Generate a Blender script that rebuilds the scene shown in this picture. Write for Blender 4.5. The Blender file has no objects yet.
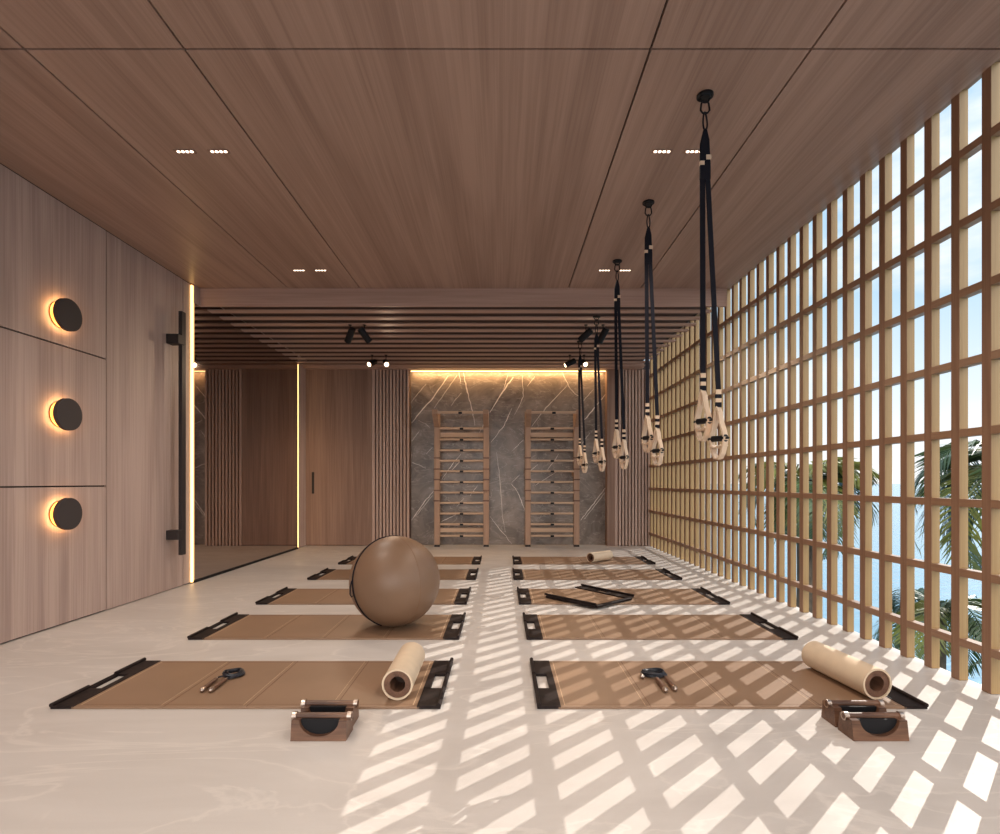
import bpy, bmesh, math, random
from mathutils import Vector, Matrix
random.seed(7)
C = bpy.context.scene.collection
PI = math.pi
sc = bpy.context.scene

# ------------------------------------------------------------------ constants
F = 540.0                   # focal length in pixels
H = 1.10                    # camera height
XL, XR, YB, YR = -3.38, 2.53, 9.30, -2.2
ZC, ZS = 3.25, 3.055        # flat ceiling, slatted ceiling

# ------------------------------------------------------------------ materials
def new_mat(name):
    m = bpy.data.materials.new(name); m.use_nodes = True
    nt = m.node_tree; b = nt.nodes['Principled BSDF']
    return m, nt, b
def plain(name, col, rough=0.5, metal=0.0, bump=0.0, bscale=200.0, var=0.0, vscale=8.0, coat=0.0, spec=0.5, sheen=0.0):
    m, nt, b = new_mat(name)
    b.inputs['Base Color'].default_value = (*col, 1)
    b.inputs['Roughness'].default_value = rough
    b.inputs['Metallic'].default_value = metal
    b.inputs['Coat Weight'].default_value = coat
    b.inputs['Specular IOR Level'].default_value = spec
    b.inputs['Sheen Weight'].default_value = sheen
    tc = nt.nodes.new('ShaderNodeTexCoord')
    if var:
        n = nt.nodes.new('ShaderNodeTexNoise'); n.inputs['Scale'].default_value = vscale; n.inputs['Detail'].default_value = 5
        nt.links.new(tc.outputs['Object'], n.inputs['Vector'])
        r = nt.nodes.new('ShaderNodeValToRGB')
        r.color_ramp.elements[0].position = .3; r.color_ramp.elements[1].position = .7
        r.color_ramp.elements[0].color = (*[c*(1-var) for c in col], 1)
        r.color_ramp.elements[1].color = (*[min(1, c*(1+var)) for c in col], 1)
        nt.links.new(n.outputs['Fac'], r.inputs[0]); nt.links.new(r.outputs[0], b.inputs['Base Color'])
    if bump:
        n = nt.nodes.new('ShaderNodeTexNoise'); n.inputs['Scale'].default_value = bscale; n.inputs['Detail'].default_value = 3
        nt.links.new(tc.outputs['Object'], n.inputs['Vector'])
        bp = nt.nodes.new('ShaderNodeBump'); bp.inputs['Strength'].default_value = bump; bp.inputs['Distance'].default_value = .002
        nt.links.new(n.outputs['Fac'], bp.inputs['Height']); nt.links.new(bp.outputs[0], b.inputs['Normal'])
    return m
def emit(name, col, strength):
    m, nt, b = new_mat(name)
    b.inputs['Base Color'].default_value = (.8, .7, .6, 1)
    b.inputs['Emission Color'].default_value = (*col, 1)
    b.inputs['Emission Strength'].default_value = strength
    return m
def wood(name, light, dark, axis='z', grain=30.0, along=.7, rough=.5, streak=.5, spec=.4):
    m, nt, b = new_mat(name); N = nt.nodes.new; L = nt.links.new
    tc = N('ShaderNodeTexCoord')
    def nz(s_across, s_along, detail, dist=0.0):
        mp = N('ShaderNodeMapping')
        s = [s_across]*3; s['xyz'.index(axis)] = s_along
        mp.inputs['Scale'].default_value = s
        L(tc.outputs['Object'], mp.inputs['Vector'])
        n = N('ShaderNodeTexNoise'); n.inputs['Scale'].default_value = 1.0
        n.inputs['Detail'].default_value = detail; n.inputs['Distortion'].default_value = dist
        L(mp.outputs[0], n.inputs['Vector']); return n
    n1 = nz(grain*.22, along*.6, 3, .6)       # broad figure
    n2 = nz(grain*2.2, along*1.6, 4)     # fine grain
    n3 = nz(grain*7, along*3, 2)         # pores
    a = N('ShaderNodeMath'); a.operation = 'MULTIPLY_ADD'; a.inputs[1].default_value = streak
    L(n1.outputs['Fac'], a.inputs[0])
    s2 = N('ShaderNodeMath'); s2.operation = 'MULTIPLY'; s2.inputs[1].default_value = (1-streak)*.72
    L(n2.outputs['Fac'], s2.inputs[0]); L(s2.outputs[0], a.inputs[2])
    a2 = N('ShaderNodeMath'); a2.operation = 'MULTIPLY_ADD'; a2.inputs[1].default_value = (1-streak)*.28
    L(n3.outputs['Fac'], a2.inputs[0]); L(a.outputs[0], a2.inputs[2])
    r = N('ShaderNodeValToRGB')
    r.color_ramp.elements[0].position = .38; r.color_ramp.elements[1].position = .60
    r.color_ramp.elements[0].color = (*dark, 1); r.color_ramp.elements[1].color = (*light, 1)
    L(a2.outputs[0], r.inputs[0]); L(r.outputs[0], b.inputs['Base Color'])
    b.inputs['Roughness'].default_value = rough
    b.inputs['Specular IOR Level'].default_value = spec
    bp = N('ShaderNodeBump'); bp.inputs['Strength'].default_value = .12; bp.inputs['Distance'].default_value = .001
    L(n2.outputs['Fac'], bp.inputs['Height']); L(bp.outputs[0], b.inputs['Normal'])
    return m

M = {}
M['ceil'] = wood('ceiling_oak', (.40, .265, .205), (.27, .170, .130), 'y', 30, .55, .42)
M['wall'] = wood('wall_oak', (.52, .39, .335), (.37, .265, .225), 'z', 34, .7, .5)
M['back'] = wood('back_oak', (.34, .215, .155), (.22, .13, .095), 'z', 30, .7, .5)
M['slat'] = wood('slat_oak', (.52, .35, .285), (.40, .26, .205), 'x', 34, .7, .5)
M['flute'] = wood('flute_oak', (.56, .40, .33), (.43, .30, .24), 'z', 40, .7, .5)
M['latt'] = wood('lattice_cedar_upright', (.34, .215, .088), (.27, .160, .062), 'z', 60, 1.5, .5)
M['lattf'] = wood('cedar_shaded_face', (.29, .165, .10), (.22, .115, .068), 'z', 60, 1.5, .5)
M['lattr'] = wood('lattice_cedar_rail', (.31, .175, .10), (.24, .125, .07), 'y', 60, 1.5, .38, spec=.9)
M['bars'] = wood('wallbar_beech', (.44, .285, .20), (.33, .205, .14), 'z', 60, 1.5, .5)
M['rung'] = wood('rung_beech', (.60, .43, .31), (.48, .33, .23), 'x', 60, 1.5, .45)
M['walnut'] = wood('walnut', (.21, .105, .06), (.075, .034, .02), 'x', 60, 4, .35, .6)
M['core'] = wood('roller_core_wood', (.20, .10, .06), (.09, .042, .026), 'y', 60, 4, .45, .6)
M['gap'] = plain('dark_gap', (.035, .024, .02), .9)
M['slatgap'] = plain('slat_backing', (.085, .052, .043), .9)
M['dark'] = plain('dark_bronze', (.035, .027, .026), .5, 0, spec=.3)
M['black'] = plain('black_metal', (.009, .009, .011), .5, 0, spec=.25)
M['lampface'] = plain('lamp_bronze_face', (.055, .045, .043), .6, 0, spec=.3)
M['brass'] = plain('brass_ring', (.5, .25, .09), .3, 1)
M['web'] = plain('black_webbing', (.013, .013, .019), .8, 0, .4, 900, spec=.12)
M['beige'] = plain('beige_webbing', (.72, .53, .37), .6, 0, .2, 900)
M['mat'] = plain('tan_leather_mat', (.262, .158, .094), .46, 0, .15, 300, .07, 3, spec=.6)
M['band'] = plain('dark_leather_band', (.018, .011, .010), .6, 0, .3, 120, .45, 30, spec=.18)
M['stitch'] = plain('pale_stitching', (.62, .44, .28), .6)
M['crease'] = plain('crease_leather', (.16, .075, .035), .6)
M['ball'] = plain('ball_leather', (.205, .120, .072), .42, 0, .25, 260, .05, 4, spec=.5)
M['ballseam'] = plain('ball_seam', (.24, .13, .07), .6)
M['cream'] = plain('cream_roller_cover', (.70, .55, .39), .6, 0, .25, 260, .05, 12)
M['coresolid'] = plain('hollow_dark', (.05, .025, .015), .7)
M['chrome'] = plain('polished_nickel', (.50, .41, .35), .28, 1)
M['cord'] = plain('black_cord', (.012, .013, .02), .4)
M['led'] = emit('led_diffuser', (1, .60, .21), 3.3)
M['ledcove'] = emit('led_cove', (1, .62, .26), 5.0)
M['bulb'] = emit('downlight_bulb', (1, .80, .62), 4.0)
M['lens'] = emit('spot_lens', (1, .66, .40), 6.0)
M['halo'] = emit('wall_lamp_diffuser', (1, .60, .26), 3.0)
for k_ in ('bulb', 'lens', 'ledcove', 'halo'): M[k_].cycles.emission_sampling = 'NONE'

# mirror: bronze tinted
m, nt, b = new_mat('bronze_mirror'); M['mirror'] = m
b.inputs['Base Color'].default_value = (.48, .41, .375, 1); b.inputs['Metallic'].default_value = 1; b.inputs['Roughness'].default_value = .02

# floor: pale travertine
m, nt, b = new_mat('travertine_floor'); M['floor'] = m
N = nt.nodes.new; L = nt.links.new
tc = N('ShaderNodeTexCoord')
mp = N('ShaderNodeMapping'); mp.inputs['Scale'].default_value = (.55, 1.5, 1); mp.inputs['Rotation'].default_value = (0, 0, .35)
L(tc.outputs['Object'], mp.inputs[0])
n1 = N('ShaderNodeTexNoise'); n1.inputs['Scale'].default_value = 1.3; n1.inputs['Detail'].default_value = 7; n1.inputs['Distortion'].default_value = 1.2
n1.inputs['Roughness'].default_value = .6
L(mp.outputs[0], n1.inputs['Vector'])
r1 = N('ShaderNodeValToRGB'); e = r1.color_ramp.elements
e[0].position = .32; e[0].color = (.525, .482, .447, 1); e[1].position = .68; e[1].color = (.62, .577, .540, 1)
L(n1.outputs['Fac'], r1.inputs[0])
n2 = N('ShaderNodeTexNoise'); n2.inputs['Scale'].default_value = 1.0; n2.inputs['Detail'].default_value = 8; n2.inputs['Distortion'].default_value = 2.4
L(mp.outputs[0], n2.inputs['Vector'])
ab = N('ShaderNodeMath'); ab.operation = 'SUBTRACT'; ab.inputs[1].default_value = .5; L(n2.outputs['Fac'], ab.inputs[0])
ab2 = N('ShaderNodeMath'); ab2.operation = 'ABSOLUTE'; L(ab.outputs[0], ab2.inputs[0])
r2 = N('ShaderNodeValToRGB'); e = r2.color_ramp.elements
e[0].position = 0; e[0].color = (.55, .55, .55, 1); e[1].position = .022; e[1].color = (0, 0, 0, 1)
L(ab2.outputs[0], r2.inputs[0])
mx = N('ShaderNodeMix'); mx.data_type = 'RGBA'; L(r2.outputs[0], mx.inputs[0]); L(r1.outputs[0], mx.inputs[6]); mx.inputs[7].default_value = (.70, .65, .60, 1)
L(mx.outputs[2], b.inputs['Base Color'])
n3 = N('ShaderNodeTexNoise'); n3.inputs['Scale'].default_value = 160; n3.inputs['Detail'].default_value = 3; L(tc.outputs['Object'], n3.inputs['Vector'])
bp = N('ShaderNodeBump'); bp.inputs['Strength'].default_value = .22; bp.inputs['Distance'].default_value = .003
L(n3.outputs['Fac'], bp.inputs['Height']); L(bp.outputs[0], b.inputs['Normal'])
b.inputs['Roughness'].default_value = .42; b.inputs['Specular IOR Level'].default_value = .35

# marble
m, nt, b = new_mat('brown_grey_marble'); M['marble'] = m
N = nt.nodes.new; L = nt.links.new
tc = N('ShaderNodeTexCoord')
n1 = N('ShaderNodeTexNoise'); n1.inputs['Scale'].default_value = 2.2; n1.inputs['Detail'].default_value = 9; n1.inputs['Roughness'].default_value = .65; n1.inputs['Distortion'].default_value = 1.0
L(tc.outputs['Object'], n1.inputs['Vector'])
r1 = N('ShaderNodeValToRGB'); e = r1.color_ramp.elements
e[0].position = .33; e[0].color = (.110, .083, .069, 1); e[1].position = .68; e[1].color = (.32, .265, .228, 1)
L(n1.outputs['Fac'], r1.inputs[0])
mp = N('ShaderNodeMapping'); mp.inputs['Rotation'].default_value = (0, -.9, 0); mp.inputs['Scale'].default_value = (1.0, 1, 3.2)
L(tc.outputs['Object'], mp.inputs[0])
n2 = N('ShaderNodeTexNoise'); n2.inputs['Scale'].default_value = 1.8; n2.inputs['Detail'].default_value = 6; n2.inputs['Distortion'].default_value = 1.6
L(mp.outputs[0], n2.inputs['Vector'])
ab = N('ShaderNodeMath'); ab.operation = 'SUBTRACT'; ab.inputs[1].default_value = .5; L(n2.outputs['Fac'], ab.inputs[0])
ab2 = N('ShaderNodeMath'); ab2.operation = 'ABSOLUTE'; L(ab.outputs[0], ab2.inputs[0])
r2 = N('ShaderNodeValToRGB'); e = r2.color_ramp.elements
e[0].position = 0; e[0].color = (.5, .5, .5, 1); e[1].position = .015; e[1].color = (0, 0, 0, 1)
L(ab2.outputs[0], r2.inputs[0])
mx = N('ShaderNodeMix'); mx.data_type = 'RGBA'; L(r2.outputs[0], mx.inputs[0]); L(r1.outputs[0], mx.inputs[6]); mx.inputs[7].default_value = (.52, .46, .42, 1)
L(mx.outputs[2], b.inputs['Base Color']); b.inputs['Roughness'].default_value = .3
M['vein'] = plain('marble_vein', (.85, .76, .70), .35)

# sea
m, nt, b = new_mat('sea_water'); M['sea'] = m
N = nt.nodes.new; L = nt.links.new
tc = N('ShaderNodeTexCoord')
mp = N('ShaderNodeMapping'); mp.inputs['Scale'].default_value = (.5, 1.0, 1); mp.inputs['Rotation'].default_value = (0, 0, .6); L(tc.outputs['Object'], mp.inputs[0])
n1 = N('ShaderNodeTexNoise'); n1.inputs['Scale'].default_value = .8; n1.inputs['Detail'].default_value = 5; L(mp.outputs[0], n1.inputs['Vector'])
bp = N('ShaderNodeBump'); bp.inputs['Strength'].default_value = .8; bp.inputs['Distance'].default_value = .2
L(n1.outputs['Fac'], bp.inputs['Height']); L(bp.outputs[0], b.inputs['Normal'])
b.inputs['Base Color'].default_value = (.13, .27, .37, 1); b.inputs['Roughness'].default_value = .22

M['leaf'] = plain('palm_leaf', (.05, .085, .025), .35, 0, 0, 1, .5, 2)
M['leafy'] = plain('palm_leaf_light', (.17, .18, .04), .4, 0, 0, 1, .4, 2)
M['trunk'] = plain('palm_trunk', (.10, .07, .045), .9, 0, .8, 40, .3, 12)

# ------------------------------------------------------------------ mesh building
class MB:
    def __init__(s): s.bm = bmesh.new(); s.mi = 0
    def _mark(s, verts):
        fs = set()
        for v in verts:
            for f in v.link_faces: fs.add(f)
        for f in fs: f.material_index = s.mi
    def box(s, x0, x1, y0, y1, z0, z1, bev=0, seg=2):
        mat = Matrix.Translation(((x0+x1)/2, (y0+y1)/2, (z0+z1)/2)) @ Matrix.Diagonal((abs(x1-x0), abs(y1-y0), abs(z1-z0), 1))
        r = bmesh.ops.create_cube(s.bm, size=1, matrix=mat); vs = r['verts']
        s._mark(vs)
        if bev:
            es = set()
            for v in vs:
                for e in v.link_edges: es.add(e)
            bmesh.ops.bevel(s.bm, geom=list(es), offset=bev, segments=seg, affect='EDGES', profile=.5, material=s.mi)
        return s
    def cyl(s, p0, p1, r0, r1=None, seg=24, caps=True):
        p0, p1 = Vector(p0), Vector(p1); d = p1-p0; r1 = r0 if r1 is None else r1
        q = d.to_track_quat('Z', 'Y').to_matrix().to_4x4()
        r = bmesh.ops.create_cone(s.bm, cap_ends=caps, segments=seg, radius1=r0, radius2=r1, depth=d.length, matrix=Matrix.Translation((p0+p1)/2) @ q)
        s._mark(r['verts']); return s
    def sph(s, c, r, u=24, v=16, sc=(1, 1, 1)):
        rr = bmesh.ops.create_uvsphere(s.bm, u_segments=u, v_segments=v, radius=r, matrix=Matrix.Translation(c) @ Matrix.Diagonal((*sc, 1)))
        s._mark(rr['verts']); return s
    def tube(s, pts, r, seg=8, closed=False, flat=None):
        """round tube along a polyline; flat=(vec, half width, half thickness) makes a ribbon instead"""
        pts = [Vector(p) for p in pts]; n = len(pts); rings = []
        prev = None
        for i, p in enumerate(pts):
            if closed: t = pts[(i+1) % n]-pts[i-1]
            else: t = pts[min(i+1, n-1)]-pts[max(i-1, 0)]
            t.normalize()
            if flat:
                w = Vector(flat[0]).normalized(); nn = t.cross(w).normalized()
                hw, ht = flat[1], flat[2]
                ring = [p+w*hw+nn*ht, p-w*hw+nn*ht, p-w*hw-nn*ht, p+w*hw-nn*ht]
            else:
                ref = prev if prev is not None else (Vector((0, 0, 1)) if abs(t.z) < .9 else Vector((1, 0, 0)))
                a = (ref - t*ref.dot(t)).normalized(); prev = a
                c = t.cross(a)
                rr = r[i] if isinstance(r, (list, tuple)) else r
                ring = [p+(a*math.cos(2*PI*k/seg)+c*math.sin(2*PI*k/seg))*rr for k in range(seg)]
            rings.append([s.bm.verts.new(q) for q in ring])
        k = len(rings[0])
        for i in range(n if closed else n-1):
            A, B = rings[i], rings[(i+1) % n]
            for j in range(k):
                f = s.bm.faces.new((A[j], A[(j+1) % k], B[(j+1) % k], B[j])); f.material_index = s.mi
        if not closed:
            for R in (rings[0][::-1], rings[-1]):
                f = s.bm.faces.new(R); f.material_index = s.mi
        return s
    def prism(s, outline, a0, a1, axis='y', bev=0):
        """extrude a closed 2D outline along an axis; outline coords are the two other axes in xyz order"""
        def mk(u, v, a):
            return {'x': (a, u, v), 'y': (u, a, v), 'z': (u, v, a)}[axis]
        A = [s.bm.verts.new(mk(u, v, a0)) for u, v in outline]; B = [s.bm.verts.new(mk(u, v, a1)) for u, v in outline]
        n = len(A)
        fs = [s.bm.faces.new(A), s.bm.faces.new(B[::-1])]
        for i in range(n): fs.append(s.bm.faces.new((A[i], B[i], B[(i+1) % n], A[(i+1) % n])))
        for f in fs: f.material_index = s.mi
        if bev:
            es = list(fs[0].edges)+list(fs[1].edges)
            bmesh.ops.bevel(s.bm, geom=es, offset=bev, segments=2, affect='EDGES', profile=.5, material=s.mi)
        return s
    def ring(s, c, axis, r_out, r_in, h, seg=32):
        """hollow cylinder from c along axis, length h"""
        c = Vector(c); ax = Vector(axis).normalized(); q = ax.to_track_quat('Z', 'Y')
        def P(a, r, z): return s.bm.verts.new(c + q @ Vector((r*math.cos(a), r*math.sin(a), z)))
        R = [[P(2*PI*k/seg, r, z) for k in range(seg)] for r, z in ((r_out, 0), (r_out, h), (r_in, h), (r_in, 0))]
        for i in range(4):
            A, B = R[i], R[(i+1) % 4]
            for k in range(seg):
                f = s.bm.faces.new((A[k], A[(k+1) % seg], B[(k+1) % seg], B[k])); f.material_index = s.mi
        return s
    def xf(s, mat): bmesh.ops.transform(s.bm, matrix=mat, verts=s.bm.verts); return s
    def build(s, name, mats, parent=None, smooth=False, angle=35):
        bmesh.ops.recalc_face_normals(s.bm, faces=s.bm.faces)
        me = bpy.data.meshes.new(name); s.bm.to_mesh(me); s.bm.free()
        for m_ in (mats if isinstance(mats, (list, tuple)) else [mats]): me.materials.append(m_)
        if smooth:
            for p in me.polygons: p.use_smooth = True
            try: me.set_sharp_from_angle(angle=math.radians(angle))
            except Exception: pass
        o = bpy.data.objects.new(name, me); C.objects.link(o)
        if parent: o.parent = parent
        return o
def thing(name, label, cat, loc=(0, 0, 0), rz=0, group=None):
    o = bpy.data.objects.new(name, None); C.objects.link(o); o.empty_display_size = .1
    o.location = loc; o.rotation_euler = (0, 0, rz); o['label'] = label; o['category'] = cat
    if group: o['group'] = group
    return o
def dup(root, loc, rz=None, label=None, group=None):
    r = root.copy(); C.objects.link(r); r.location = loc
    if rz is not None: r.rotation_euler = (0, 0, rz)
    if label: r['label'] = label
    if group: r['group'] = group
    for ch in list(root.children):
        c = ch.copy(); C.objects.link(c); c.parent = r
        for g in list(ch.children):
            d = g.copy(); C.objects.link(d); d.parent = c
    return r
def struct(o): o['kind'] = 'structure'; return o

# ------------------------------------------------------------------ the room shell
struct(MB().box(XL-.2, 2.60, YR, YB+.45, -.25, 0).build('floor', M['floor']))

# flat ceiling: panels with dark shadow gaps
g = .0058
xs = [XL, -2.372, -1.578, .738, 1.537, 2.526+g]; ys = [YR, 2.682, 6.0]
cb = MB()
for i in range(len(xs)-1):
    for j in range(2):
        cb.box(xs[i]+(g if i else 0), xs[i+1]-g, ys[j]+(g if j else 0), ys[j+1]-(g if j == 0 else 0), ZC, ZC+.02)
cb.mi = 1
cb.box(XL-.2, 2.526, YR, YB+.45, ZC+.0202, ZC+.35)
struct(cb.build('ceiling', [M['ceil'], M['gap']]))
# lower slatted ceiling with its front fascia
sb = MB()
sb.box(XL, 2.50, 6.0, 6.035, ZS, ZC+.019)                      # fascia
sb.box(XL, 2.41, 9.17, YB+.4, ZS-.015, ZS+.10)                  # last flat strip at the back wall
y = 6.16
while y < 9.1:
    sb.box(XL, 2.41, y, y+.100, ZS, ZS+.014)
    y += .262
sb.mi = 1
sb.box(XL, 2.41, 6.036, YB+.4, ZS+.150, ZC+.0195)
struct(sb.build('ceiling.001', [M['slat'], M['slatgap']]))

# left wall: panels around the door
wb = MB(); T = .16
def lp(y0, y1, z0, z1): wb.box(XL-T, XL, y0+g, y1-g, z0+g, z1-g)
zz = [0.006, 1.066, 2.148, ZC]
for k in range(3):
    lp(YR, .6, zz[k], zz[k+1]); lp(.6, 2.6, zz[k], zz[k+1]); lp(2.6, 4.612, zz[k], zz[k+1])
lp(5.72, 5.89, 0.006, ZC)
wb.box(XL-T, XL-.015, 5.89, 8.93, 0, ZC); wb.box(XL-.0149, XL+.024, 5.885, 5.999, ZS+.0005, ZC-.001)
lp(8.93, YB+.3, 0.006, ZC)
wb.mi = 1
wb.box(XL-T-.05, XL-T+.02, YR, YB+.45, 0, ZC+.02)
wb.box(XL-T, XL-.022, YR, YB+.3, 0, ZC+.015)
struct(wb.build('wall_left', [M['wall'], M['gap']]))
# tall flush door with bar handle
d1 = struct(MB().box(XL-.021, XL, 4.612+g, 5.72-g, .008, ZC-g).build('door_1', M['wall']))
hb = MB().box(-3.300, -3.262, 5.505, 5.575, .354, 2.845, .004)
h1 = hb.build('pull_handle', M['dark'], d1); h1['label'] = 'long dark bronze vertical bar handle'
for z in (.565, 2.545):
    MB().box(XL-.0005, -3.255, 5.43, 5.535, z-.048, z+.048, .004).build('handle_bracket', M['dark'], h1)

# back wall
bw = struct(MB().box(XL-.2, 2.62, YB+.26, YB+.45, 0, ZC).build('wall_back', M['gap']))
def bx(px): return (px-502)*YB/F
MX0, MX1 = bx(409.5), bx(607)
mar = MB().box(MX0-.02, MX1+.02, YB+.16, YB+.259, 0, ZC)
mar.mi = 1
V = [[(45,280),(90,225),(130,180),(185,100)], [(40,205),(75,160),(100,130)], [(130,225),(190,140),(220,95)],
 [(245,85),(250,120),(262,170),(278,235),(288,290)], [(225,80),(235,130)], [(435,105),(395,160),(345,240)], [(415,95),(405,130),(395,160)],
 [(350,355),(400,290),(430,225)], [(430,390),(475,345)], [(370,390),(385,500),(395,640),(405,700)], [(505,295),(560,225),(640,140)],
 [(705,275),(745,225),(795,165)], [(700,200),(745,150)], [(45,655),(90,590),(130,540)], [(60,640),(125,560)], [(160,500),(200,440),(235,400)],
 [(190,470),(240,420)], [(430,515),(455,550),(478,610),(482,625)], [(430,510),(460,480)], [(695,655),(745,590),(795,525)], [(710,650),(795,540)],
 [(45,430),(100,455)], [(45,350),(75,310)], [(100,400),(125,375)], [(345,640),(385,690),(430,745)], [(500,465),(530,440)], [(565,465),(610,400)],
 [(520,520),(600,470)], [(270,560),(300,520)], [(220,600),(245,570)], [(160,660),(220,630)], [(735,430),(790,450)], [(700,360),(730,320)],
 [(470,95),(475,180),(440,250)], [(520,100),(490,140)], [(195,215),(235,165)], [(300,330),(330,270)], [(70,270),(100,285),(115,300)], [(620,80),(655,150),(700,190)]]
strong = {0: .013, 3: .010, 5: .015, 10: .008, 11: .013, 13: .009, 19: .009, 7: .009, 17: .008}
for i, pl in enumerate(V):
    yv = YB+.159
    P = [((400+a/3.846-502)*yv/F, H+(482-(350+b/3.846))*yv/F) for a, b in pl]
    w0 = strong.get(i, .0055)*1.7
    # resample with a little waviness
    Q = []
    for (ax, az), (bx_, bz) in zip(P, P[1:]):
        for k in range(6):
            t = k/6; Q.append((ax+(bx_-ax)*t+random.uniform(-.006, .006), az+(bz-az)*t+random.uniform(-.006, .006)))
    Q.append(P[-1])
    Lf, Rt = [], []
    for k, (x, z) in enumerate(Q):
        a, b2 = Q[max(k-1, 0)], Q[min(k+1, len(Q)-1)]
        tx, tz = b2[0]-a[0], b2[1]-a[1]; ln = math.hypot(tx, tz) or 1
        w = w0*(.35+.65*math.sin(PI*min(1, (k+.6)/(len(Q)))))*random.uniform(.6, 1.1)*.5
        Lf.append(mar.bm.verts.new((x-tz/ln*w, yv, z+tx/ln*w))); Rt.append(mar.bm.verts.new((x+tz/ln*w, yv, z-tx/ln*w)))
    for k in range(len(Q)-1):
        f = mar.bm.faces.new((Lf[k], Lf[k+1], Rt[k+1], Rt[k])); f.material_index = 1
mar.build('marble_panel', [M['marble'], M['vein']], bw)['label'] = 'brown grey marble slab with diagonal white veins'
def fluted(x0, x1, n):
    f = MB(); p = (x1-x0)/n
    f.mi = 1; f.box(x0, x1, YB+.035, YB+.2599, 0, ZS-.0152); f.mi = 0
    for k in range(n): f.box(x0+p*(k+.17), x0+p*(k+.83), YB, YB+.036, .004, ZS-.0155, .004, 1)
    f.box(x0-.001, x0+.016, YB-.004, YB+.04, .002, ZS-.0154)
    f.build('fluted_panel', [M['flute'], M['slatgap']], bw)
fluted(bx(372), MX0, 11)
fluted(bx(615), bx(651), 11)
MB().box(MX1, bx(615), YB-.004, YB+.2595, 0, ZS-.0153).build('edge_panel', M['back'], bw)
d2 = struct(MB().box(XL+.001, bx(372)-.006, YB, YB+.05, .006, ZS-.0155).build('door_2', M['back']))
MB().box(bx(312), bx(314.2), YB-.012, YB+.001, .90, 1.27, .003).build('recessed_handle', M['dark'], d2)
cove = thing('cove_light', 'warm light strip glowing along the top of the marble wall', 'light', (0, YB+.085, ZS-.04))
MB().box(MX0+.01, MX1-.01, -.012, .012, .004, .016).build('diffuser', M['ledcove'], cove)
l = bpy.data.lights.new('cove', 'AREA'); l.shape = 'RECTANGLE'; l.size = MX1-MX0-.06; l.size_y = .02; l.energy = 20; l.color = (1, .60, .26)
lo = bpy.data.objects.new('cove_lamp', l); C.objects.link(lo); lo.parent = cove; lo.location = ((MX0+MX1)/2, 0, .002); lo.rotation_euler = (.25, 0, 0)
MB().box(MX0+.005, MX1-.005, -.016, .016, .0161, .024).build('channel', M['black'], cove)

# rear wall behind the camera: piers and header, wide opening added to let fill light in
rb = MB()
rb.box(XL-.2, XL+.25, YR-.25, YR, 0, ZC); rb.box(2.25, 2.60, YR-.25, YR, 0, ZC); rb.box(XL+.25, 2.25, YR-.25, YR, 3.0, ZC)
struct(rb.build('wall_rear', M['wall']))

# baseboard shadow line
# ------------------------------------------------------------------ mirror and LED strips
mr = thing('wall_mirror', 'tall bronze tinted wall mirror standing between two glowing vertical strips', 'mirror', (XL, 7.45, 0))
MB().box(-.0145, .02, -1.555, 1.43, .03, ZS-.0005).box(-.0145, .02, -1.41, 1.43, ZS-.0006, ZS+.13).build('mirror_glass', M['mirror'], mr)
MB().box(-.0145, .03, -1.555, 1.43, .001, .029).build('bottom_rail', M['black'], mr)
def led(y, z1, label):
    t = thing('led_strip', label, 'light strip', (XL, y, 0), 0, 'vertical light strips beside the mirror')
    MB().box(.0005, .020, -.014, .014, .012, z1-.012, .004).build('diffuser', M['led'], t)
    MB().box(.0005, .020, -.014, .014, .001, .0115).build('end_cap', M['brass'], t); MB().box(.0005, .020, -.014, .014, z1-.0115, z1-.001).build('end_cap', M['brass'], t)
led(5.868, ZC, 'glowing vertical light strip next to the bar-handled door, nearer of two')
led(8.905, ZS, 'glowing vertical light strip at far edge of mirror, by the back wall')

# ------------------------------------------------------------------ lattice screen
la = thing('lattice_screen', 'full height timber lattice screen forming the window side of the room', 'lattice', (XR, 0, 0))
y0 = 2.822
i0 = int(math.floor((YR+.1-y0)/.194))+1
first = None
for k in range(i0, 34):
    yy = y0+.194*k
    if yy > YB+.1: break
    if first is None:
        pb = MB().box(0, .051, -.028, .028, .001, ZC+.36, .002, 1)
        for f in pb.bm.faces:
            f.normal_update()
            if f.calc_center_median().x < .001: f.material_index = 1  # warm indoor shade painted into the room-facing side as darker red-brown
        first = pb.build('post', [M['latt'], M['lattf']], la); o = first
    else:
        o = first.copy(); C.objects.link(o); o.parent = la
    o.location = (0, yy, 0)
r0 = MB().box(.0004, .0506, YR+.02, YB+.1, -.0215, .0215).build('rail', M['lattr'], la)
RZ = [.215+.385*k for k in range(9)]
for k, z in enumerate(RZ):
    o = r0 if k == 0 else r0.copy()
    if k: C.objects.link(o); o.parent = la
    o.location = (0, 0, z)

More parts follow.
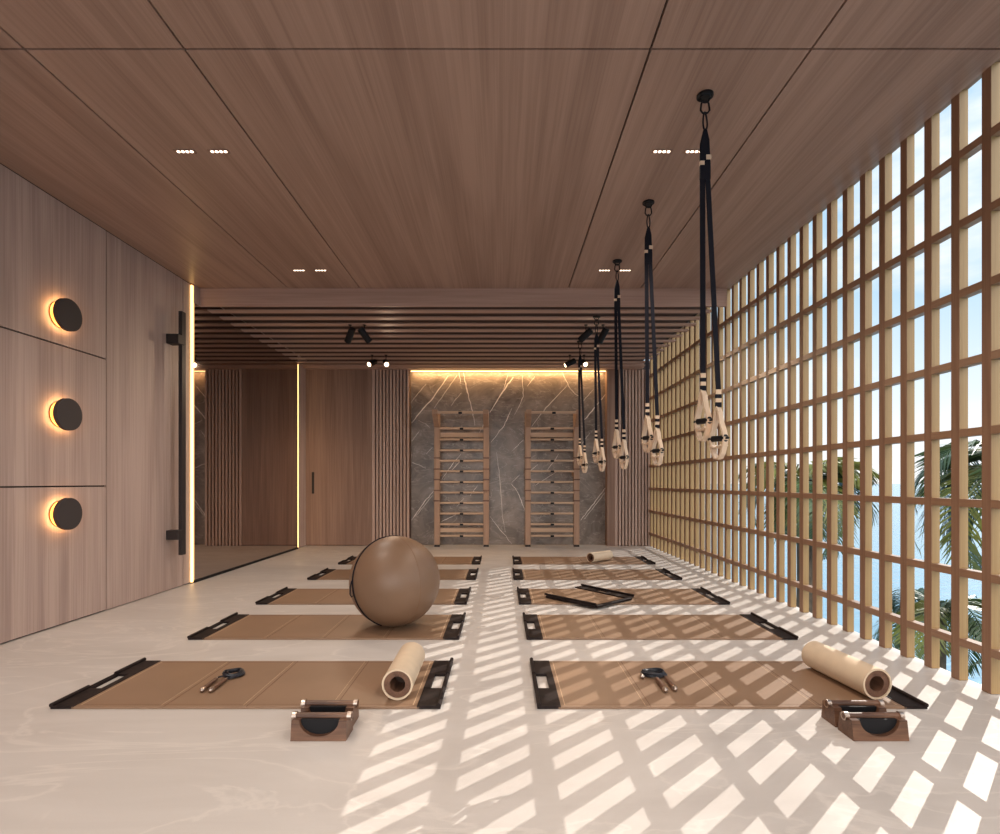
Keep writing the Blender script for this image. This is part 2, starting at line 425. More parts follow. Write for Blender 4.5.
# ------------------------------------------------------------------ ceiling downlights
def downlight(x, y, label):
    t = thing('ceiling_downlight', label, 'ceiling light', (x, y, ZC), 0, 'recessed ceiling downlights')
    f = MB(); f.mi = 0
    f.box(-.066, .066, -.019, -.014, -.004, -.0002); f.box(-.066, .066, .014, .019, -.004, -.0002)
    f.box(-.066, -.060, -.014, .014, -.004, -.0002); f.box(.060, .066, -.014, .014, -.004, -.0002)
    f.box(-.060, .060, -.014, .014, -.0012, -.0002)
    f.build('trim_frame', M['back'], t)
    for k in range(4):
        MB().cyl(((k-1.5)*.0285, 0, -.0052), ((k-1.5)*.0285, 0, -.0012), .0098, seg=16).build('bulb', M['bulb'], t)
    l = bpy.data.lights.new('downlight', 'SPOT'); l.spot_size = math.radians(120); l.spot_blend = .9; l.shadow_soft_size = .03; l.energy = DL; l.color = (1, .86, .74)
    lo = bpy.data.objects.new('downlight_lamp', l); C.objects.link(lo); lo.parent = t; lo.location = (0, 0, -.036)
DL = 46.0
downlight(-2.06, 3.51, 'four-bulb ceiling downlight near the door, left one of its pair')
downlight(-1.84, 3.51, 'four-bulb ceiling downlight near the door, right one of its pair')
downlight(-2.06, 5.48, 'four-bulb ceiling downlight near the mirror, left one of its pair')
downlight(-1.84, 5.48, 'four-bulb ceiling downlight near the mirror, right one of its pair')
downlight(1.04, 3.51, 'four-bulb ceiling downlight left of the nearest hanging straps, left of its pair')
downlight(1.25, 3.51, 'four-bulb ceiling downlight partly hidden by the nearest hanging straps')
downlight(1.04, 5.48, 'four-bulb ceiling downlight just left of the third hanging anchor')
downlight(1.25, 5.48, 'four-bulb ceiling downlight just right of the third hanging anchor')
for x in (-2.06, -1.84, 1.04, 1.25):  # unseen downlights added to brighten the room
    for y in (1.54, -.43):
        downlight(x, y, 'added four-bulb fill downlight outside the view above the camera')

# ------------------------------------------------------------------ spotlights under the slats
def spot(x, y, d, lit, label):
    t = thing('spotlight', label, 'spotlight', (x, y, ZS), 0, 'small black spotlights under the slatted ceiling')
    d = Vector(d).normalized()
    c = Vector((0, 0, -.125))
    MB().cyl((0, 0, 0.0), (0, 0, -.006), .022).cyl((0, 0, -.005), (0, 0, -.10), .006, seg=12).build('stem', M['black'], t, True)
    h = MB().ring(c-d*.09, d, .042, .036, .19, 32)
    h.cyl(c-d*.089, c+d*.075, .0365); h.sph(c, .012)
    h.build('housing', M['black'], t, True)
    MB().cyl(c+d*.0755, c+d*.086, .035).build('lens', M['lens'], t)
    l = bpy.data.lights.new('spot', 'SPOT'); l.energy = 60; l.spot_size = math.radians(75); l.spot_blend = .9; l.color = (1, .72, .48); l.shadow_soft_size = .025
    lo = bpy.data.objects.new('spot_lamp', l); C.objects.link(lo); lo.parent = t; lo.location = c+d*.14
    lo.rotation_euler = d.to_track_quat('-Z', 'Y').to_euler()
spot(-1.89, 6.72, (-.50, .55, -.75), 0, 'black spotlight angled away to the left, nearer pair above the door side')
spot(-1.71, 6.72, (.50, .55, -.75), 0, 'black spotlight angled away to the right, nearer pair above the door side')
spot(-2.00, 8.31, (-.28, -.85, -.42), 1, 'glowing spotlight facing the room, left of far pair near the door')
spot(-1.785, 8.31, (.28, -.85, -.42), 1, 'glowing spotlight facing the room, right of far pair near the door')
spot(1.045, 6.72, (-.75, .45, -.62), 0, 'black spotlight tilted left, in front of the marble on the window side')
spot(1.257, 6.72, (-.42, .50, -.80), 0, 'black spotlight tilted steeply down beside the fourth hanging straps')
spot(1.045, 8.31, (-.80, -.30, -.45), 1, 'black spotlight tilted left with glowing tip above the right wall bars')
spot(1.262, 8.31, (.12, -.90, -.42), 1, 'glowing round spotlight facing the room just behind the farthest straps')

# ------------------------------------------------------------------ round wall lamps
def walllamp(z, label):
    t = thing('wall_lamp', label, 'wall lamp', (XL, 4.125, z), 0, 'round wall lamps on the left wall')
    MB().cyl((.0005, 0, 0), (.010, 0, 0), .098, seg=48).build('back_plate', M['brass'], t, True)
    MB().cyl((.0101, 0, 0), (.050, 0, 0), .050, seg=32).build('diffuser', M['halo'], t, True)
    f = MB().cyl((.0501, 0, 0), (.080, 0, 0), .122, seg=64)
    f.build('disc', M['lampface'], t, True, 30)
    l = bpy.data.lights.new('halo', 'AREA'); l.shape = 'DISK'; l.size = .2; l.energy = 1.7; l.color = (1, .55, .22)
    lo = bpy.data.objects.new('halo_lamp', l); C.objects.link(lo); lo.parent = t; lo.location = (.048, 0, 0)
    lo.rotation_euler = Vector((-1, 0, 0)).to_track_quat('-Z', 'Y').to_euler()
walllamp(2.376, 'round dark disc wall lamp with amber halo, topmost of three')
walllamp(1.616, 'round dark disc wall lamp with amber halo, middle of three')
walllamp(.857, 'round dark disc wall lamp with amber halo, lowest of three')

# ------------------------------------------------------------------ wall bars
def wallbars(x0, x1, label):
    cx = (x0+x1)/2; W = (x1-x0)/2
    t = thing('wall_bars', label, 'wall bars', (cx, 9.16, 0), 0, 'wooden wall bars against the marble')
    for s in (-1, 1):
        up = MB().box(s*W-(.094 if s > 0 else 0), s*W+(.094 if s < 0 else 0), 0, .10, .035, 2.03, .006)
        u = up.build('upright', M['bars'], t)
        xa, xb = (W-.094, W) if s > 0 else (-W, -W+.094)
        for z in (1.51, 1.32, 1.142, .957, .782):
            MB().box(xa-.008, xb+.008, -.008, .10, z-.012, z+.012, .003).build('bracket', M['walnut'], u)
        MB().box(xa+.002, xb-.002, .004, .094, .0, .0345).build('foot', M['dark'], u)
        MB().box(xa, xb, .10, .299, 1.2, 1.3).build('wall_mount', M['bars'], u)
        xm = (xa+xb)/2
        MB().prism([(-.30, 2.27), (-.30, 2.22), (-.02, 2.0301), (.09, 2.0301), (.12, 2.10), (.12, 2.29), (-.30, 2.29)], xm-.045, xm+.045, 'x', .004).build('top_arm', M['bars'], t)
    zs = [2.01, 1.822, 1.64, 1.462, 1.284, 1.10, .92, .744, .564, .382, .186]
    for z in zs:
        r = MB().box(-W+.0942, W-.0942, .004, .036, z-.017, z+.017, .008).build('rung', M['rung'], t)
        MB().box(-.03, .03, -.003, .040, z-.020, z+.012, .003).build('clip', M['black'], r)
    r = MB().box(-W+.0502, W-.0502, -.29, -.255, 2.225, 2.265, .008)
    rr = r.build('rung', M['rung'], t)
    MB().box(-.03, .03, -.296, -.252, 2.221, 2.255, .003).build('clip', M['black'], rr)
    for z in (1.905, .28):
        MB().box(-W+.0942, W-.0942, .07, .092, z-.038, z+.038, .004).build('cross_board', M['rung'], t)
wallbars(-1.152, -.222, 'left wooden ladder of wall bars standing against the marble wall')
wallbars(.392, 1.315, 'right wooden ladder of wall bars behind the far hanging straps')

# ------------------------------------------------------------------ suspension trainers
def lerp(a, b, t): return Vector(a)*(1-t)+Vector(b)*t
def handle(t, p, yaw, side):
    """striped end of the webbing, loop of beige webbing and black grip hanging from p"""
    p = Vector(p); u = Vector((math.cos(yaw), math.sin(yaw), 0)); n = Vector((-u.y, u.x, 0))
    # stripes
    z = p.z
    b = MB()
    for k, (hh, mi) in enumerate(((.026, 0), (.022, 1), (.022, 0), (.026, 1))):
        b.mi = mi; w = .0145 if mi == 0 else .0160
        b.box(p.x-w, p.x+w, p.y-.006, p.y+.006, z-hh, z)
        z -= hh
    b.build('keeper', [M['beige'], M['web']], t)
    a = Vector((p.x, p.y, z))
    prof = [(0, .0), (.011, -.03), (.020, -.085), (.038, -.135), (.046, -.172), (.040, -.215), (.028, -.255), (.014, -.278), (0, -.282)]
    pts = [a+u*x+Vector((0, 0, zz)) for x, zz in prof] + [a-u*x+Vector((0, 0, zz)) for x, zz in prof[-2:0:-1]]
    lo = MB().tube(pts, 0, closed=True, flat=(n, .0185, .0045)).build('handle_loop', M['beige'], t)
    g0 = a+Vector((0, 0, -.172))
    gp = MB().cyl(g0-u*.046, g0+u*.046, .0165, seg=20); gp.cyl(g0-u*.049, g0-u*.041, .020, seg=20); gp.cyl(g0+u*.041, g0+u*.049, .020, seg=20)
    gp.cyl(g0-u*.068, g0+u*.068, .006, seg=12)
    gp.build('grip', M['black'], t, True)
    cr = MB().tube([a+u*.038+Vector((0, 0, -.21)), a+Vector((0, 0, -.222)), a-u*.038+Vector((0, 0, -.21))], 0, flat=(n, .030, .004))
    cr.build('foot_cradle', M['beige'], t)
def trainer(x, y, ztop, drop, label, lx=(.000, .03), rx=(.054, -.05)):
    t = thing('suspension_trainer', label, 'suspension trainer', (x, y, ztop), 0, 'suspension straps hanging from the ceiling')
    a = MB().cyl((0, 0, -.0003), (0, 0, -.010), .045, seg=32); a.cyl((0, 0, -.010), (0, 0, -.016), .030, .026, seg=32)
    for k in range(4): a.cyl((.036*math.cos(k*PI/2+.7), .036*math.sin(k*PI/2+.7), -.010), (.036*math.cos(k*PI/2+.7), .036*math.sin(k*PI/2+.7), -.014), .004, seg=8)
    a.tube([(-.024*math.cos(q), 0, -.020-.022*math.sin(q)) for q in [PI*j/10 for j in range(11)]], .005, 8)
    a.build('anchor_plate', M['black'], t, True)
    MB().tube([(.013, 0, -.036), (.021, 0, -.05), (.025, .0, -.085), (.014, 0, -.100), (-.014, 0, -.100), (-.025, 0, -.085), (-.021, 0, -.05), (-.013, 0, -.036)], .0052, 10, True).build('carabiner', M['black'], t, True)
    cp = [(.011*math.cos(q)*(1-.3*math.sin(q)), .004*math.sin(q), -.145+.052*math.sin(q)) for q in [2*PI*j/20 for j in range(20)]]
    MB().tube(cp, .0048, 8, True).build('cord_loop', M['web'], t, True)
    top = MB().prism([(-.008, -.19), (.008, -.19), (.022, -.25), (.029, -.40), (.029, -.47), (-.029, -.47), (-.027, -.27)], -.007, .007, 'y')
    top.build('strap_yoke', M['web'], t)
    MB().box(.004, .0315, -.0095, .0095, -.362, -.336).box(-.030, -.006, -.0095, .0095, -.392, -.370).build('stitched_tab', M['beige'], t)
    L_end, R_end = Vector((lx[0], lx[1], -drop)), Vector((rx[0], rx[1], -drop-.105))
    for (s, e, yaw) in ((-1, L_end, -1.15), (1, R_end, -1.08)):
        p0 = Vector((s*.0145, 0, -.455))
        pts = [lerp(p0, e, k/8) for k in range(9)]
        MB().tube(pts, 0, flat=((1, .15*s, 0), .0145, .0022)).build('webbing_strap', M['web'], t)
        handle(t, e, yaw, s)
names = ['nearest of the five hanging pairs of black straps with beige handles', 'second hanging pair of black straps from the camera',
         'third hanging pair of black straps, between two ceiling downlights', 'fourth hanging pair of straps, before the lit right marble edge',
         'farthest of the five hanging pairs of straps, beside the right wall bars']
for k, (yy, x, zt) in enumerate(((3.0, 1.128, ZC), (4.15, 1.125, ZC), (5.25, 1.12, ZC), (6.38, 1.117, ZS), (7.50, 1.085, ZS))):
    trainer(x, yy, zt, 1.54-(0 if zt == ZC else .195), names[k])

# ------------------------------------------------------------------ exercise mats
MLEN, MWID = 1.890, .668
def make_mat(x, y, label, rz=0):
    t = thing('exercise_mat', label, 'exercise mat', (x, y, 0), rz, 'tan exercise mats laid out in two columns')
    hl, hw = MLEN/2, MWID/2
    b = MB()
    folds = [-hl+.55, -hl+.95, -hl+1.38]
    ed = [-hl+.100]+folds+[hl-.100]
    for a, c in zip(ed, ed[1:]): b.box(a+.0010, c-.0010, -hw, hw, .0005, .0125, .0014, 2)
    b.box(-hl+.10, hl-.10, -hw+.002, hw-.002, .0006, .0095)
    b.build('mat_surface', M['mat'], t)
    for s in (-1, 1):
        q = MB()
        o_, i_ = hl*s, (hl-.115)*s
        x0, x1 = min(o_, i_), max(o_, i_)
        ha, hb_ = (o_-s*.020), (o_-s*.080)
        h0, h1 = min(ha, hb_), max(ha, hb_)
        q.box(x0, x1, -hw, -.105, .0004, .016, .002); q.box(x0, x1, .105, hw, .0004, .016, .002)
        q.box(x0, h0, -.105, .105, .0004, .016); q.box(h1, x1, -.105, .105, .0004, .016)
        q.build('end_band', M['band'], t)
        r = MB()
        for ya, yb in ((-hw-.004, -.10), (.10, hw+.012)):
            r.cyl((o_-s*.008, ya, .020), (o_-s*.008, yb, .020), .0105, seg=12)
        r.cyl((o_-s*.008, -.11, .016), (o_-s*.008, .11, .016), .006, seg=10)
        r.build('edge_rod', M['band'], t, True)
    for xx in (-hl+.135, hl-.135): MB().box(xx-.0016, xx+.0016, -hw+.02, hw-.02, .0126, .0132).build('stitching', M['stitch'], t)
    for f in folds: MB().box(f-.0235, f-.0215, -hw+.015, hw-.015, .0126, .0132).build('stitching', M['stitch'], t)
    cr = MB()
    for f in folds: cr.box(f-.0016, f+.0016, -hw+.003, hw-.003, .0096, .0130)
    cr.box(-hl+.14, hl-.14, -hw+.026, -hw+.028, .0126, .0130); cr.box(-hl+.14, hl-.14, hw-.028, hw-.026, .0126, .0130)
    cr.build('crease', M['crease'], t)
    return t
rows = [2.614, 3.760, 4.838, 6.055, 7.190]
xo = [(-1.243, 1.116), (-1.243, 1.116), (-1.262, 1.098), (-1.238, 1.076), (-1.238, 1.098)]
ml = ['tan exercise mat nearest the camera on the shaded side, cream roller on its right end',
      'tan exercise mat with the big ball on it',
      'tan exercise mat in the shaded column, directly behind the ball mat',
      'tan exercise mat fourth from the camera in the shaded column',
      'farthest tan exercise mat in the shaded column, by the left wall bars']
mrr = ['nearest sun-striped tan exercise mat, cream roller on its window end',
      'sun-striped tan exercise mat with nothing lying on it, second from the camera',
      'sun-striped tan exercise mat under the folded black-edged mat',
      'sun-striped tan exercise mat fourth from the camera, one before the last',
      'farthest sunlit tan exercise mat, carrying a small rolled cream roller']
m0 = None
for k, y in enumerate(rows):
    for x, lb in ((xo[k][0], ml[k]), (xo[k][1], mrr[k])):
        if m0 is None: m0 = make_mat(x, y+MWID/2, lb)
        else: dup(m0, (x, y+MWID/2, 0), 0, lb)

# folded square mat lying turned on the third right-hand mat
A, B, Cc, D = Vector((.43, 5.27)), Vector((.84, 4.83)), Vector((1.235, 5.17)), Vector((.82, 5.70))
fm = thing('folded_mat', 'square folded mat with thick black edges lying turned on a sunlit mat', 'exercise mat', (.800, 5.04, .0165))
cc = Vector((.83, 5.24)); fm.scale = (.94, .94, 1)
def lc(v, z): return (v.x-cc.x, v.y-cc.y, z)
MB().prism([(v.x-cc.x, v.y-cc.y) for v in (A, B, Cc, D)], .0005, .014, 'z', .003).build('mat_surface', M['mat'], fm)
def bar(name, p, q, off, w, h, mat=M['band'], rod=True):
    dn = (q-p).normalized(); n = Vector((-dn.y, dn.x))
    P = [p+n*off, q+n*off, q+n*(off+w), p+n*(off+w)]
    o = MB().prism([(v.x-cc.x, v.y-cc.y) for v in P], .0006, h, 'z', .004).build(name, mat, fm)
    return o
bar('edge_band', A, B, -.022, .045, .022); bar('edge_band', B, Cc, -.022, .045, .020)
# far band with the hand hole
dn = (Cc-D).normalized(); n = Vector((dn.y, -dn.x))
for t0, t1, o0, o1 in ((-.02, .22, -.055, .055), (.38, .66, -.055, .055), (.22, .38, .025, .055), (.22, .38, -.055, -.025)):
    ln = (Cc-D).length; p = D+dn*(t0*ln/.66); q = D+dn*(t1*ln/.66)
    P = [p+n*o0, q+n*o0, q+n*o1, p+n*o1]
    MB().prism([(v.x-cc.x, v.y-cc.y) for v in P], .0141, .024, 'z').build('end_band', M['band'], fm)
MB().cyl(lc(D-dn*.03-n*.055, .033), lc(Cc-n*.055, .033), .010, seg=12).build('edge_rod', M['band'], fm, True)
MB().cyl(lc(A-(B-A).normalized()*.03, .029), lc(B, .029), .010, seg=12).build('edge_rod', M['band'], fm, True)

# ------------------------------------------------------------------ exercise ball
R = .338
bl = thing('exercise_ball', 'large tan leather exercise ball with a black strap, standing on a mat', 'exercise ball', (-.812, 4.10, .0128))
bs = MB().sph((0, 0, R), R, 64, 40)
for v in bs.bm.verts:
    if v.co.z < .006: v.co.z = .0
bs.build('ball_cover', M['ball'], bl, True, 60)
def meridian(ang, rr, r0=0, r1=2*PI, n=64):
    return [(rr*math.sin(a)*math.cos(ang), rr*math.sin(a)*math.sin(ang), R+rr*math.cos(a)) for a in [r0+(r1-r0)*k/n for k in range(n)]]
an = math.radians(-141)
lean = Matrix.Translation((0, 0, R)) @ Matrix.Rotation(math.radians(-13), 4, 'X') @ Matrix.Translation((0, 0, -R))
st = MB(); pts = meridian(an, R+.0015, -.0, 2*PI, 72)
pts = [p for p in pts if p[2] > .012]
pts = [(R+.0015, )] and [(( R+.0015)*math.sin(a)*math.cos(an), (R+.0015)*math.sin(a)*math.sin(an), R+(R+.0015)*math.cos(a)) for a in [-2.86+5.72*k/70 for k in range(71)]]
nv = (-math.sin(an), math.cos(an), 0)
st.tube(pts, 0, flat=(nv, .0065, .0045)); st.xf(lean); st.build('strap', M['web'], bl)
a0 = 1.66; q0 = Vector(((R)*math.sin(a0)*math.cos(an), (R)*math.sin(a0)*math.sin(an), R+R*math.cos(a0)))
out = Vector((math.cos(an), math.sin(an), 0))
lp_ = [q0+out*o+Vector((0, 0, z)) for o, z in ((0, .03), (.012, .01), (.018, -.03), (.016, -.075), (.004, -.095), (-.012, -.085), (-.012, -.05))]
MB().tube(lp_, .0052, 8).xf(lean).build('carry_loop', M['web'], bl, True)
for da in (.35, ) : pass
for an2 in (math.radians(-46.8), ):
    pts = [((R+.0005)*math.sin(a)*math.cos(an2), (R+.0005)*math.sin(a)*math.sin(an2), R+(R+.0005)*math.cos(a)) for a in [-2.86+5.72*k/70 for k in range(71)]]
    MB().tube(pts, .0016, 6).build('seam', M['ballseam'], bl, True)

# ------------------------------------------------------------------ rollers
def roller(p0, p1, r, label, z=.0128):
    p0, p1 = Vector((*p0, 0)), Vector((*p1, 0)); d = p1-p0; Ln = d.length
    t = thing('foam_roller', label, 'foam roller', (p0.x, p0.y, z+.0006), math.atan2(d.y, d.x)-PI/2, 'cream foam rollers')
    MB().ring((0, 0, r), (0, 1, 0), r, r*.88, Ln, 64).build('foam_sleeve', M['cream'], t, True)
    c = MB().ring((0, .006, r), (0, 1, 0), r*.878, r*.50, Ln-.012, 64); c.build('core', M['core'], t, True)
    MB().cyl((.0, Ln*.30, r), (0, Ln*.32, r), r*.498, seg=40).build('inner_plug', M['coresolid'], t)
roller((-.522, 2.690), (-.526, 3.150), .077, 'cream foam roller with wooden core on the nearest shaded mat')
roller((1.875, 2.695), (1.828, 3.165), .0775, 'cream foam roller with wooden core on the nearest sunlit mat')
roller((1.19, 7.27), (1.50, 7.56), .066, 'small cream foam roller lying on the farthest sunlit mat')

# ------------------------------------------------------------------ wooden push-up blocks
def pushup(x, y, label, W=.236, rz=0):
    t = thing('pushup_block', label, 'push-up block', (x, y, 0), rz, 'wooden push-up blocks with bar handles')
    hw = W/2; zt = .083; rx, rz_ = .084, .064
    out = [(-hw, .0005), (hw, .0005), (hw, zt), (rx, zt)]
    out += [(rx*math.cos(a), zt-rz_*math.sin(a)) for a in [PI*k/24 for k in range(1, 24)]]
    out += [(-rx, zt), (-hw, zt)]
    b = MB().prism(out, -.055, .055, 'y')
    # chamfer the four long/vertical corners
    for v in b.bm.verts: v.co.y *= 1-.22*v.co.z/zt
    b.build('body', M['walnut'], t)
    ins = [(rx*.992*math.cos(a), zt-.001-rz_*.985*math.sin(a)) for a in [PI*k/24 for k in range(0, 25)]]
    lin = MB().prism(ins, -.030, .032, 'y'); lin.build('hollow_lining', M['black'], t)
    MB().cyl((-hw+.008, 0, zt+.002), (hw-.008, 0, zt+.002), .0145, seg=24).build('handle_bar', M['walnut'], t, True)
    for s in (-1, 1):
        k = MB().cyl((s*(hw-.008), 0, zt+.002), (s*(hw+.010), 0, zt+.002), .0185, seg=28)
        k.build('metal_collar', M['chrome'], t, True)
        MB().cyl((s*(hw+.0101), 0, zt+.002), (s*(hw+.0108), 0, zt+.002), .012, seg=24).build('end_cap', M['walnut'], t)
pushup(-.780, 2.345, 'walnut push-up block on the shaded floor, front one of its pair')
pushup(-.788, 2.475, 'walnut push-up block on the shaded floor, rear one by the mat edge')
pushup(1.610, 2.345, 'walnut push-up block on the sunlit floor, front one of its pair')
pushup(1.613, 2.475, 'walnut push-up block on the sunlit floor, rear one by the mat edge')

# ------------------------------------------------------------------ skipping ropes
def rope(x, y, h, loops, label, extra=None):
    t = thing('skipping_rope', label, 'skipping rope', (x, y, .0135), 0, 'skipping ropes on the nearest mats')
    ends = []
    for (a, b_) in h:
        a, b_ = Vector((*a, .013)), Vector((*b_, .013)); d = (b_-a).normalized()
        q = MB().cyl(a+d*.012, b_-d*.006, .0125, .0095, seg=20)
        hh = q.build('handle', M['core'], t, True)
        MB().sph(a+d*.008, .0125, 20, 12).cyl(a+d*.008, a+d*.026, .0132, seg=20).build('end_cap', M['chrome'], hh, True)
        MB().cyl(b_-d*.012, b_+d*.004, .0105, .007, seg=16).build('cord_ferrule', M['chrome'], hh, True)
        ends.append((b_, d))
    pts = []
    cx, cy, rx, ry, n = loops
    (e0, d0), (e1, d1) = ends
    pts.append(e0); pts.append(e0+d0*.02)
    rnd = random.Random(5)
    K = 26
    for i in range(n*K+1):
        a = 2*PI*i/K - PI/2
        j = 1-.24*abs(math.sin(i/K*1.37))
        pts.append(Vector((cx+rx*j*math.cos(a)+.006*math.sin(i*.13), cy+ry*j*math.sin(a), .006+.022*(i/(n*K))+.004*math.sin(i*.5))))
    pts.append(e1+d1*.02); pts.append(e1)
    MB().tube(pts, .0048, 8).build('cord', M['cord'], t, True)
    if extra:
        for (ex, ey) in extra:
            MB().sph((ex, ey, .012), .011, 16, 10).ring((ex, ey, .008), (.5, .3, .2), .014, .008, .01, 16).build('adjuster_clip', M['chrome'], t, True)
rope(-1.525, 2.895, (((.021, -.115), (.021, .045)), ((-.022, -.115), (-.035, .055))), (.022, .130, .048, .058, 9), 'black skipping rope with dark wooden handles on the shaded mat')
rope(.872, 2.885, (((-.028, -.105), (-.026, .07)), ((.026, -.09), (.028, .085))), (-.020, .145, .066, .050, 9), 'black skipping rope coiled on the sunlit mat', ((-.10, .10), (-.085, .145)))

# ------------------------------------------------------------------ outside: sea and palms
sea = MB(); bmesh.ops.create_grid(sea.bm, x_segments=1, y_segments=1, size=2500)
so = sea.build('sea', M['sea']); so.location = (0, 0, -7.0); so['kind'] = 'structure'
def palm(x, y, ztop, zbase, nf, fl, seed, label):
    rnd = random.Random(seed)
    t = thing('palm_tree', label, 'palm tree', (x, y, zbase), 0, 'palms outside beyond the lattice')
    h = ztop-zbase
    pts = [(.15*math.sin(k/10*1.5), .1*k/10, h*k/10) for k in range(11)]
    MB().tube(pts, [.16-.05*k/10+.012*(k % 2) for k in range(11)], 14).build('trunk', M['trunk'], t, True)
    cx, cy = pts[-1][0], pts[-1][1]
    for i in range(nf):
        az = 2*PI*i/nf*1.0+rnd.uniform(-.25, .25); el = rnd.uniform(-.25, 1.15); Lf = fl*rnd.uniform(.75, 1.1)
        d = Vector((math.cos(az), math.sin(az), 0)); up = Vector((0, 0, 1)); sd = d.cross(up)
        rach = []
        K = 22; p = Vector((cx, cy, h)); ang = el
        for k in range(K+1):
            rach.append(p.copy()); p = p+(d*math.cos(ang)+up*math.sin(ang))*Lf/K; ang -= (1.0+.9*k/K)*.085*rnd.uniform(.8, 1.2)
        fr = MB().tube(rach, [.014*(1-k/K)+.003 for k in range(K+1)], 5)
        for k in range(2, K+1):
            tdir = (rach[k]-rach[k-1]).normalized()
            for s in (-1, 1):
                for jj in (0, .5):
                    base = rach[k-1].lerp(rach[k], jj)
                    ll = fl*.30*math.sin(PI*(k/K*.82+.12))*rnd.uniform(.8, 1.15)
                    dr = (tdir*.75+sd*s*.8+up*rnd.uniform(-.15, .22)).normalized()
                    w = (tdir.cross(dr)).cross(dr).normalized()*.014
                    m1 = base+dr*ll*.5; tip = base+dr*ll-up*ll*rnd.uniform(.15, .45)
                    vs = [fr.bm.verts.new(q) for q in (base-w*.4, base+w*.4, m1+w-up*.02*ll, tip, m1-w-up*.02*ll)]
                    f = fr.bm.faces.new(vs); f.material_index = 0
        o = fr.build('frond', M['leafy'] if rnd.random() < .35 else M['leaf'], t)
palm(6.5, 6.6, 1.25, -7, 28, 2.1, 3, 'largest palm with dense fronds, seen through the nearest lattice cells')
palm(4.9, 8.9, 1.05, -7, 24, 1.55, 9, 'palm with narrow dark crown seen through the middle of the lattice')
palm(6.6, 8.3, -.9, -7, 14, 1.5, 21, 'lower palm whose drooping fronds show against the sea')
palm(5.0, 4.6, -1.1, -7, 13, 1.3, 33, 'low palm close below the nearest end of the lattice')

# ------------------------------------------------------------------ light and sky
sd = Vector((1, .922, 1.0526)).normalized()
sl = bpy.data.lights.new('sun', 'SUN'); sl.energy = 3.2; sl.angle = math.radians(.14); sl.color = (1, .93, .84)
so = bpy.data.objects.new('sun', sl); C.objects.link(so); so.rotation_euler = sd.to_track_quat('Z', 'Y').to_euler(); so.location = (8, 8, 9)

BACK = 3.0
w = bpy.data.worlds.new('sky'); sc.world = w; w.use_nodes = True
nt = w.node_tree; nt.nodes.clear(); N = nt.nodes.new; L = nt.links.new
out = N('ShaderNodeOutputWorld'); bg = N('ShaderNodeBackground'); L(bg.outputs[0], out.inputs[0])
tc = N('ShaderNodeTexCoord'); sp = N('ShaderNodeSeparateXYZ'); L(tc.outputs['Generated'], sp.inputs[0])
r = N('ShaderNodeValToRGB'); L(sp.outputs['Z'], r.inputs[0]); e = r.color_ramp.elements
e[0].position = 0; e[0].color = (1.25, 1.25, 1.25, 1); e[1].position = .62; e[1].color = (.37, .58, .79, 1)
x = e.new(.12); x.color = (.88, .98, 1.05, 1); x = e.new(.28); x.color = (.52, .74, .91, 1)
mp = N('ShaderNodeMapping'); mp.inputs['Scale'].default_value = (1, 1, 3.0); L(tc.outputs['Generated'], mp.inputs[0])
cn = N('ShaderNodeTexNoise'); cn.inputs['Scale'].default_value = 3.5; cn.inputs['Detail'].default_value = 7; L(mp.outputs[0], cn.inputs['Vector'])
cr = N('ShaderNodeValToRGB'); cr.color_ramp.elements[0].position = .52; cr.color_ramp.elements[1].position = .68; L(cn.outputs['Fac'], cr.inputs[0])
cm = N('ShaderNodeMath'); cm.operation = 'MULTIPLY'; cm.inputs[1].default_value = .75; L(cr.outputs[0], cm.inputs[0])
mx = N('ShaderNodeMix'); mx.data_type = 'RGBA'; L(cm.outputs[0], mx.inputs[0]); L(r.outputs[0], mx.inputs[6]); mx.inputs[7].default_value = (1.0, 1.0, .98, 1)
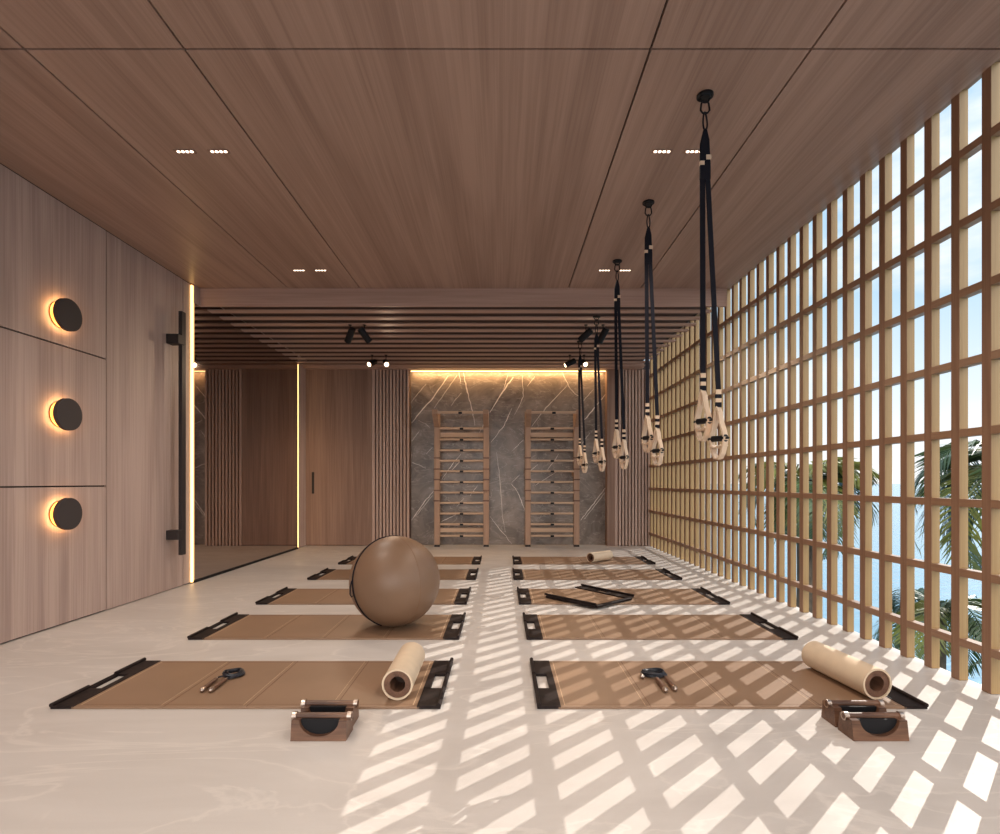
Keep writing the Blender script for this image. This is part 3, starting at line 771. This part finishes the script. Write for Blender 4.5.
# bright haze around the sun
dt = N('ShaderNodeVectorMath'); dt.operation = 'DOT_PRODUCT'; dt.inputs[1].default_value = sd; L(tc.outputs['Generated'], dt.inputs[0])
mr_ = N('ShaderNodeMapRange'); mr_.inputs['From Min'].default_value = .45; mr_.inputs['From Max'].default_value = 1; mr_.inputs['To Min'].default_value = 0; mr_.inputs['To Max'].default_value = 1
L(dt.outputs['Value'], mr_.inputs['Value'])
pw = N('ShaderNodeMath'); pw.operation = 'POWER'; pw.inputs[1].default_value = 3; L(mr_.outputs[0], pw.inputs[0])
mu = N('ShaderNodeMath'); mu.operation = 'MULTIPLY_ADD'; mu.inputs[1].default_value = .25; mu.inputs[2].default_value = .95; L(pw.outputs[0], mu.inputs[0])
# fill brightness added to the sky half behind the camera, opposite the sun
bk = N('ShaderNodeMapRange'); bk.interpolation_type = 'SMOOTHSTEP'; bk.inputs['From Min'].default_value = .15; bk.inputs['From Max'].default_value = -.6
bk.inputs['To Min'].default_value = 0; bk.inputs['To Max'].default_value = 1; L(sp.outputs['Y'], bk.inputs['Value'])
m2 = N('ShaderNodeMix'); m2.data_type = 'RGBA'; L(bk.outputs[0], m2.inputs[0]); L(mx.outputs[2], m2.inputs[6]); m2.inputs[7].default_value = (.97, .96, .94, 1)
b2 = N('ShaderNodeMath'); b2.operation = 'MULTIPLY_ADD'; b2.inputs[1].default_value = BACK; L(bk.outputs[0], b2.inputs[0]); L(mu.outputs[0], b2.inputs[2])
L(m2.outputs[2], bg.inputs['Color']); L(b2.outputs[0], bg.inputs['Strength'])

# ------------------------------------------------------------------ camera and render settings
cam = bpy.data.cameras.new('camera'); co = bpy.data.objects.new('camera', cam); C.objects.link(co)
cam.sensor_width = 36; cam.sensor_fit = 'HORIZONTAL'; cam.lens = F/1000*36
cam.shift_x = -.002; cam.shift_y = .065; cam.clip_start = .05; cam.clip_end = 6000
co.location = (0, 0, H); co.rotation_euler = (PI/2, 0, 0); sc.camera = co
vs = sc.view_settings; vs.view_transform = 'Standard'; vs.look = 'None'; vs.gamma = 1; vs.exposure = 0; vs.use_curve_mapping = False
cy = sc.cycles; cy.use_denoising = True; cy.max_bounces = 10; cy.diffuse_bounces = 6; cy.glossy_bounces = 4; cy.sample_clamp_indirect = 8
try: cy.denoiser = 'OPENIMAGEDENOISE'
except Exception: pass
